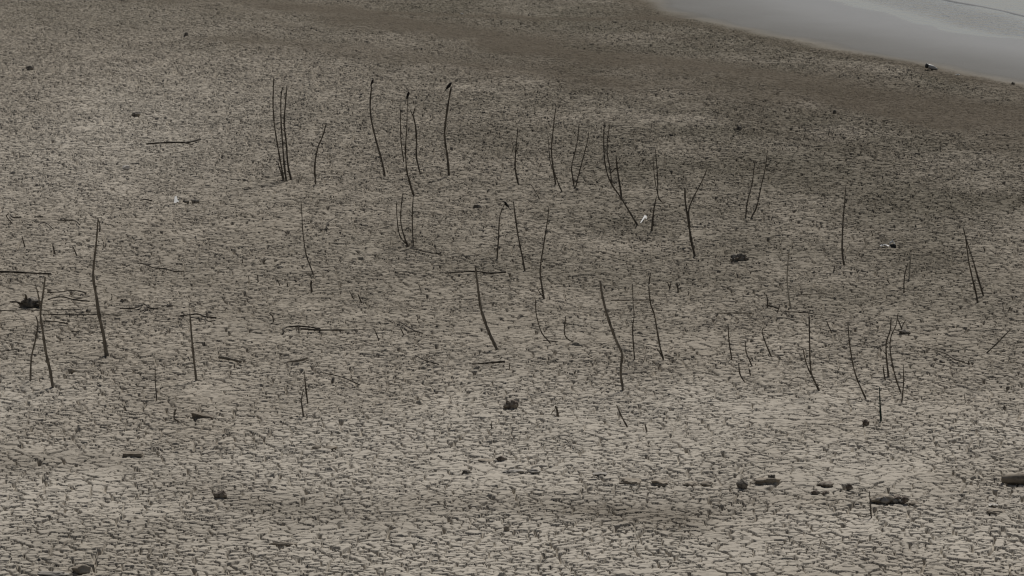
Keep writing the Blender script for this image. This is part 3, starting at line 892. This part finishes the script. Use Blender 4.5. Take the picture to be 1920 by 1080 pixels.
lump('mud_clod', "dark flat clod right of the white triangular scrap, nearest to it", 'clod', 348, 380, 13, 5, 'stone', CG, depth=0.6)
lump('mud_clod', "dark flat clod right of the white triangular scrap, farther one", 'clod', 366, 381, 16, 8, 'stone', CG, depth=0.6)
lump('mud_clod', "dark clod standing left of the kinked bird stick", 'clod', 896, 391, 17, 9, 'stone', CG, rough=0.35)
lump('mud_clod', "left clod of the pair at lower left centre", 'clod', 593, 842, 18, 9, 'clod', CG)
lump('mud_clod', "right clod of the pair at lower left centre", 'clod', 620, 843, 26, 8, 'clod', CG)
lump('mud_clod', "dark crumbly clod leftmost of the lower centre patch", 'clod', 876, 888, 20, 8, 'stone', CG, rough=0.35)
lump('mud_clod', "dark pointed clod at the top of the lower centre patch", 'clod', 940, 866, 22, 12, 'stone_brown', CG, rough=0.35)
lump('mud_clod', "low brown clod left of the dark pointed one at lower centre", 'clod', 911, 866, 30, 6, 'clod', CG)
lump('mud_clod', "wide broken grey clod below the dark pointed one at lower centre", 'clod', 962, 888, 46, 9, 'clod_grey', CG, rough=0.35, depth=0.5)
lump('mud_clod', "crumbled clod at the right end of the lower centre patch", 'clod', 1002, 888, 26, 10, 'clod_grey', CG, rough=0.35)
lump('mud_clod', "first brown clod of the row left of the black cube like stone", 'clod', 1182, 909, 44, 14, 'clod', CG, rough=0.3)
lump('mud_clod', "second low clod of the row left of the black cube like stone", 'clod', 1238, 912, 36, 13, 'clod', CG, rough=0.3)
lump('mud_clod', "third flat clod of the row left of the black cube like stone", 'clod', 1294, 912, 30, 10, 'clod', CG, rough=0.3)
lump('mud_clod', "rounded clod next to the black cube like stone on its left", 'clod', 1326, 913, 26, 13, 'clod', CG, rough=0.2)
lump('mud_clod', "long dark clod directly right of the black cube like stone", 'clod', 1440, 908, 52, 15, 'clod', CG, rough=0.35, depth=0.5)
lump('mud_clod', "jagged small clod standing on the long one by the black stone", 'clod', 1448, 904, 16, 16, 'stone', CG, rough=0.4)
lump('mud_clod', "dark wedge of mud, upper of the two slabs at lower right", 'clod', 1548, 914, 33, 11, 'stone_brown', CG, cuts=9, rough=0.1)
lump('mud_clod', "left brick shaped slab below the dark wedge at lower right", 'clod', 1530, 927, 20, 9, 'stone_brown', CG, cuts=12, rough=0.1)
lump('mud_clod', "right brick shaped slab below the dark wedge at lower right", 'clod', 1549, 927, 14, 8, 'stone_brown', CG, cuts=12, rough=0.1)
lump('mud_clod', "small pointed dark clod between the slabs and the rubble mound", 'clod', 1593, 919, 14, 13, 'stone_brown', CG, rough=0.3)
lump('mud_clod', "small triangular clod right of the rubble mound", 'clod', 1714, 947, 20, 9, 'clod', CG, rough=0.2)
lump('mud_clod', "low grey clod between the thin twigs and the far left field", 'clod', 135, 699, 18, 10, 'clod', CG)
lump('mud_clod', "dark crumb heap right of the tallest stick's foot", 'clod', 225, 632, 20, 7, 'clod', CG, rough=0.35)
lump('mud_clod', "dark crumb heap left of the tallest stick's foot", 'clod', 140, 623, 18, 6, 'clod', CG, rough=0.35)
lump('mud_clod', "dark spot like clod at the foot of the forked twig behind the cluster", 'clod', 1697, 627, 24, 10, 'stone', CG, rough=0.4)
lump('mud_clod', "dark clod under the thin right stem of the clump below the cluster", 'clod', 1624, 797, 14, 12, 'stone_brown', CG, rough=0.35)
lump('mud_clod', "small clod beside the tiny stubs above the root tangle", 'clod', 232, 566, 16, 8, 'clod', CG, rough=0.35)
lump('mud_clod', "dark clod right of the root tangle toward the post", 'clod', 318, 575, 14, 6, 'stone', CG, rough=0.3)
lump('mud_clod', "narrow dark clod at the bottom of the centre", 'clod', 950, 997, 12, 13, 'clod', CG, rough=0.3)
lump('mud_clod', "brown clod in the bottom right corner area under the log", 'clod', 1870, 965, 40, 12, 'clod', CG, rough=0.3)
lump('mud_clod', "low grey clump on the ground at the very bottom left", 'clod', 100, 1081, 64, 11, 'clod_grey', CG, rough=0.4, depth=0.4)
lump('mud_clod', "long low dark ridge of mud at the bottom left of centre", 'clod', 530, 1023, 56, 9, 'clod', CG, rough=0.35, depth=0.3)

# a flat block of wood with a pale top at lower left
def block(name, label, cat, px, py, w, h, d_m, mat, yaw=0.0, taper=1.0, tilt=0.0):
    g = ground_at(px, py); s = scale_at(g.y)
    W, Hh = w * s, h * s
    bm = bmesh.new()
    bmesh.ops.create_cube(bm, size=1.0)
    bmesh.ops.subdivide_edges(bm, edges=bm.edges[:], cuts=5, use_grid_fill=True)
    c, sn = math.cos(yaw), math.sin(yaw)
    org = Vector((g.x, g.y + d_m / 2, g.z))
    for v in bm.verts:
        f = v.co.x + 0.5
        x, y = v.co.x * W, v.co.y * d_m
        z = (v.co.z + 0.5) * Hh * (taper + (1 - taper) * (1 - f)) - 0.02
        nn = mnoise.noise_vector(Vector((v.co.x * 4, v.co.y * 4 + px, v.co.z * 4))) * 0.012
        corner = sum(abs(abs(q) - 0.5) < 1e-4 for q in v.co)
        k = 1 - 0.03 * (corner >= 2)
        z += tilt * x
        v.co = Vector((x * c - y * sn, x * sn + y * c, z)) * k + nn + org
    return tag(put(name, bm, mat, org, smooth_faces=False), label, cat)


block('wooden_block', "short flat block with a dark front and paler top at lower left", 'block', 248, 857, 36, 9, 0.16, 'driftwood')
block('wood_wedge', "dark wedge of broken wood lying below the straight post like stick", 'wood piece', 380, 783, 40, 13, 0.12, 'driftwood', taper=0.25, yaw=-0.12)

# the big log cut by the right edge of the picture
g = ground_at(1880, 910)
bm = bmesh.new()
rl = random.Random(3)
r = 0.065
P = [Vector((g.x + k * 0.075, g.y + 0.08 + 0.01 * k, g.z + r * 0.75 + 0.008 * math.sin(k))) for k in range(9)]
tube(bm, P, r * 0.8, r * 1.25, rl, 14, 0.10)
tag(put('log', bm, 'driftwood', Vector((g.x + 0.3, g.y + 0.08, g.z))), "thick log lying on the mud, cut off by the right edge of the picture", 'log')


def heap(name, label, cat, px, py, w, h, pieces, mats, parts):
    """a low heap of rubble: one mound and the pieces lying in it"""
    g = ground_at(px, py); s = scale_at(g.y)
    root = empty(name, g); tag(root, label, cat)
    rng = random.Random(px)
    bm = lump_bm(px, Vector((g.x, g.y + 0.12, g.z - 0.005)), w * s, h * s * 0.7, w * s * 0.55, px, rough=0.35)
    put('mound', bm, mats[0], g, root)
    for k in range(pieces):
        a = rng.uniform(-0.45, 0.45) * w * s
        ps = rng.uniform(0.12, 0.26) * w * s
        b = Vector((g.x + a, g.y + rng.uniform(-0.02, 0.10), g.z + h * s * rng.uniform(0.05, 0.4) * (1 - abs(a) / (w * s))))
        bm = lump_bm(px, b, ps, ps * rng.uniform(0.4, 0.7), ps * 0.8, px + 7 * k + 1, sub=3, rough=0.25)
        put(parts, bm, mats[1 + k % (len(mats) - 1)], b, root)
    return root


heap('rubble_mound', "dug up brown mound with grey crumbs beside the upright wire like stick", 'mound', 1668, 945, 74, 22, 9, ['clod', 'clod_grey', 'stone_brown', 'clod_grey'], 'crumb')
heap('debris_heap', "dark tangled heap of debris right of the thick Y shaped stick", 'heap', 1388, 490, 36, 20, 7, ['stone', 'stone', 'clod_grey', 'stone_brown'], 'chunk')


# ------------------------------------------------------------------ litter
def crumple(name, label, px, py, w, h, mat, seed, group='scraps of litter on the mud', stand=0.5):
    g = ground_at(px, py); s = scale_at(g.y)
    W, Hh = w * s, h * s
    rng = random.Random(seed)
    bm = bmesh.new()
    N = 9
    top = {}; bot = {}
    for i in range(N):
        for j in range(N):
            a, b = i / (N - 1) - 0.5, j / (N - 1) - 0.5
            k = 1 - 0.35 * abs(b) * (1 + mnoise.noise(Vector((i * 0.7, seed, 0))))
            nz = mnoise.fractal(Vector((a * 3.5 + seed, b * 3.5, seed * 0.3)), 1, 2, 3)
            fold = abs(math.sin((a * 1.3 + b * 0.8) * 5 + seed))
            z = g.z + 0.012 + Hh * stand * max(0.0, (0.5 * fold + 0.6 * nz + 0.25)) * (1 - 1.2 * abs(a)) * 1.3
            p = Vector((g.x + a * W * k, g.y + 0.05 + b * W * 0.7, max(z, g.z + 0.006)))
            top[i, j] = bm.verts.new(p); bot[i, j] = bm.verts.new(p - Vector((0, 0, 0.006)))
    for i in range(N - 1):
        for j in range(N - 1):
            bm.faces.new((top[i, j], top[i + 1, j], top[i + 1, j + 1], top[i, j + 1]))
            bm.faces.new((bot[i, j], bot[i, j + 1], bot[i + 1, j + 1], bot[i + 1, j]))
    for k in range(N - 1):
        for a, b in (((k, 0), (k + 1, 0)), ((N - 1, k), (N - 1, k + 1)), ((k + 1, N - 1), (k, N - 1)), ((0, k + 1), (0, k))):
            bm.faces.new((top[a], bot[a], bot[b], top[b]))
    return tag(put(name, bm, mat, g, smooth_faces=False), label, 'litter', group)


def shard(label, pts, thick, py, mat='white'):
    """a stiff scrap of plastic stuck upright in the mud"""
    g = ground_at(pts[0][0], py)
    bm = bmesh.new()
    fr = [at_depth(px, y, g.y) for px, y in pts]
    fr = [p + Vector((0, (p.z - g.z) * 2.0, 0)) for p in fr]
    bk = [p + Vector((0.004, thick, 0.004)) for p in fr]
    a = [bm.verts.new(p) for p in fr]; b = [bm.verts.new(p) for p in bk]
    bm.faces.new(a); bm.faces.new(b[::-1])
    n = len(a)
    for k in range(n):
        bm.faces.new((a[k], b[k], b[(k + 1) % n], a[(k + 1) % n]))
    bmesh.ops.recalc_face_normals(bm, faces=bm.faces)
    bmesh.ops.bevel(bm, geom=bm.edges[:], offset=0.001, segments=1, affect='EDGES')
    return tag(put('plastic_scrap', bm, mat, g, smooth_faces=False), label, 'litter', 'scraps of litter on the mud')


shard("small bright white triangular scrap standing on the mud at left", [(326, 381), (326, 371), (329, 370), (332, 376), (335, 378), (335, 381)], 0.006, 379)
shard("crumpled white scrap lying at the foot of the long forked stick", [(1200, 418), (1204, 413), (1209, 407), (1213, 408), (1212, 413), (1210, 410), (1206, 414), (1202, 418)], 0.006, 418)
crumple('plastic_scrap', "tattered pale scrap lying left of the dark bundle on the right", 1659, 464, 18, 7, 'grey_plastic', 8)
lump('litter_bundle', "black and white bundle of litter on dark mud at right", 'litter', 1675, 466, 12, 10, 'black_plastic', 'scraps of litter on the mud', rough=0.4)
crumple('plastic_scrap', "bright white sliver on top of the black bundle at right", 1673, 461, 11, 9, 'white', 14, stand=0.9)
crumple('plastic_scrap', "tiny white speck of litter near the shore below the bottle", 1796, 142, 8, 5, 'white', 21)
crumple('plastic_scrap', "tiny white speck of litter high up above the kinked bird stick", 866, 28, 5, 5, 'white', 27)
crumple('plastic_scrap', "pale yellowish scrap on the mud under the log at right", 1863, 951, 18, 5, 'pale_stone', 33)
crumple('plastic_scrap', "small pale ribbed scrap on the mud left of the clod row", 1125, 892, 28, 7, 'clod_grey', 35, stand=0.25)

# a bottle at the edge of the wet mud
gb = ground_at(1745, 131)
bt = empty('bottle', gb)
tag(bt, "pale scuffed bottle with a dark end lying at the edge of the wet mud", 'bottle', 'scraps of litter on the mud')
sb = scale_at(gb.y)
ax = Vector((0.93, 0.25, -0.30)).normalized()
start = gb + Vector((-9 * sb, 0.02, 9 * sb * 0.9))


def lathe(profile, mat, name, parent):
    bm = bmesh.new()
    u = ax.cross(Vector((0, 0, 1))).normalized(); w = ax.cross(u)
    rings = []
    for t, r_ in profile:
        rings.append([bm.verts.new(start + ax * t + u * math.cos(a) * r_ + w * math.sin(a) * r_) for a in [2 * math.pi * k / 16 for k in range(16)]])
    for a, b in zip(rings[:-1], rings[1:]):
        for k in range(16):
            bm.faces.new((a[k], a[(k + 1) % 16], b[(k + 1) % 16], b[k]))
    bm.faces.new(rings[0][::-1]); bm.faces.new(rings[-1])
    bmesh.ops.recalc_face_normals(bm, faces=bm.faces)
    return put(name, bm, mat, start.copy(), parent)


lathe([(0.0, 0.05), (0.004, 0.056), (0.045, 0.058), (0.05, 0.052)], 'black_plastic', 'cap', bt)
lathe([(0.045, 0.045), (0.06, 0.052), (0.17, 0.055), (0.22, 0.048), (0.27, 0.026), (0.31, 0.020), (0.315, 0.016)], 'grey_plastic', 'bottle_body', bt)


# ------------------------------------------------------------------ birds perched on the sticks
def bird(label, px, py, foot_py, size_px, pitch, face, foot_px, Y):
    """a small swallow like bird: one continuous body (head, beak, folded wings, forked tail) on two legs"""
    s = scale_at(Y)
    L = size_px * s
    bm = bmesh.new()
    prof = [(-1.0, .008, .012), (-.70, .03, .05), (-.45, .055, .085), (-.2, .125, .125), (.05, .165, .155), (.25, .16, .15), (.36, .125, .12),
            (.44, .12, .115), (.52, .105, .10), (.59, .06, .055), (.63, .03, .025), (.70, .006, .006)]
    rings = []
    for t, rz, ry in prof:
        zc = 0.04 if t > .3 else (-0.02 if t < -.4 else 0)
        rings.append([bm.verts.new(Vector((t, math.cos(a) * ry, zc + math.sin(a) * rz))) for a in [2 * math.pi * k / 12 for k in range(12)]])
    for a, b in zip(rings[:-1], rings[1:]):
        for k in range(12):
            bm.faces.new((a[k], a[(k + 1) % 12], b[(k + 1) % 12], b[k]))
    bm.faces.new(rings[0][::-1]); bm.faces.new(rings[-1])

    def blade(P, half):
        t = [bm.verts.new(Vector(p) + Vector((0, 0, half))) for p in P]
        b = [bm.verts.new(Vector(p) - Vector((0, 0, half))) for p in P]
        bm.faces.new(t); bm.faces.new(b[::-1])
        n = len(P)
        for k in range(n):
            bm.faces.new((t[k], b[k], b[(k + 1) % n], t[(k + 1) % n]))
    for sy in (-1, 1):
        blade([(.22, sy * .13, .07), (.0, sy * .17, .06), (-.35, sy * .13, .02), (-.80, sy * .05, -.03), (-.30, sy * .06, .08), (.1, sy * .07, .12)], .025)
        blade([(-.55, sy * .01, -.02), (-.60, sy * .05, -.02), (-1.15, sy * .085, -.05), (-1.0, sy * .03, -.04)], .018)
    bmesh.ops.recalc_face_normals(bm, faces=bm.faces)
    ctr = at_depth(px, py, Y)
    foot = at_depth(foot_px, foot_py, Y)
    c, sn = math.cos(pitch), math.sin(pitch)
    k = L / 1.75
    fat = 1.3
    for v in bm.verts:
        x, y, z = v.co.x * k, v.co.y * k * fat, v.co.z * k * fat
        X = x * c - z * sn; Zz = x * sn + z * c
        v.co = Vector((X * face, y * face, Zz)) + ctr
    root = empty('perched_bird', foot)
    tag(root, label, 'bird', 'birds perched on the sticks')
    body = put('body', bm, 'feather', ctr, root)
    rm = body.modifiers.new('join', 'REMESH'); rm.mode = 'VOXEL'; rm.voxel_size = L * 0.018; rm.use_smooth_shade = True
    belly = ctr + Vector((0, 0, -0.05 * k))
    for sy in (-1, 1):
        lb = bmesh.new()
        top = belly + Vector((0, sy * 0.05 * k, 0)); ft = foot + Vector((0, sy * 0.03 * k, 0.003))
        tube(lb, [top, top.lerp(ft, 0.5) + Vector((-0.02 * k * face, 0, 0)), ft, ft + Vector((0.05 * k * face, 0, -0.004))], 0.02 * k, 0.014 * k, RNG, 6)
        put('leg', lb, 'horn', ft.copy(), root)
    return root


def foot_Y(pts_base):
    return ground_at(*pts_base).y


bird("long tailed dark bird perched head up on the kinked stick", 841, 162, 164, 26, math.radians(48), 1, 845, foot_Y((842, 329)))
bird("small hunched dark bird on the tip of the slightly bent stick", 697.5, 155, 161, 19, math.radians(62), 1, 697, foot_Y((722, 331)))
bird("tiny upright bird on the thin swaying stem with the thick foot", 764.5, 179, 187, 21, math.radians(68), 1, 764, foot_Y((776, 367)))
bird("slim bird tilted with its tail low to the right on the thin kinked stick", 950, 384, 383, 22, math.radians(50), -1, 946.5, foot_Y((932, 486)))
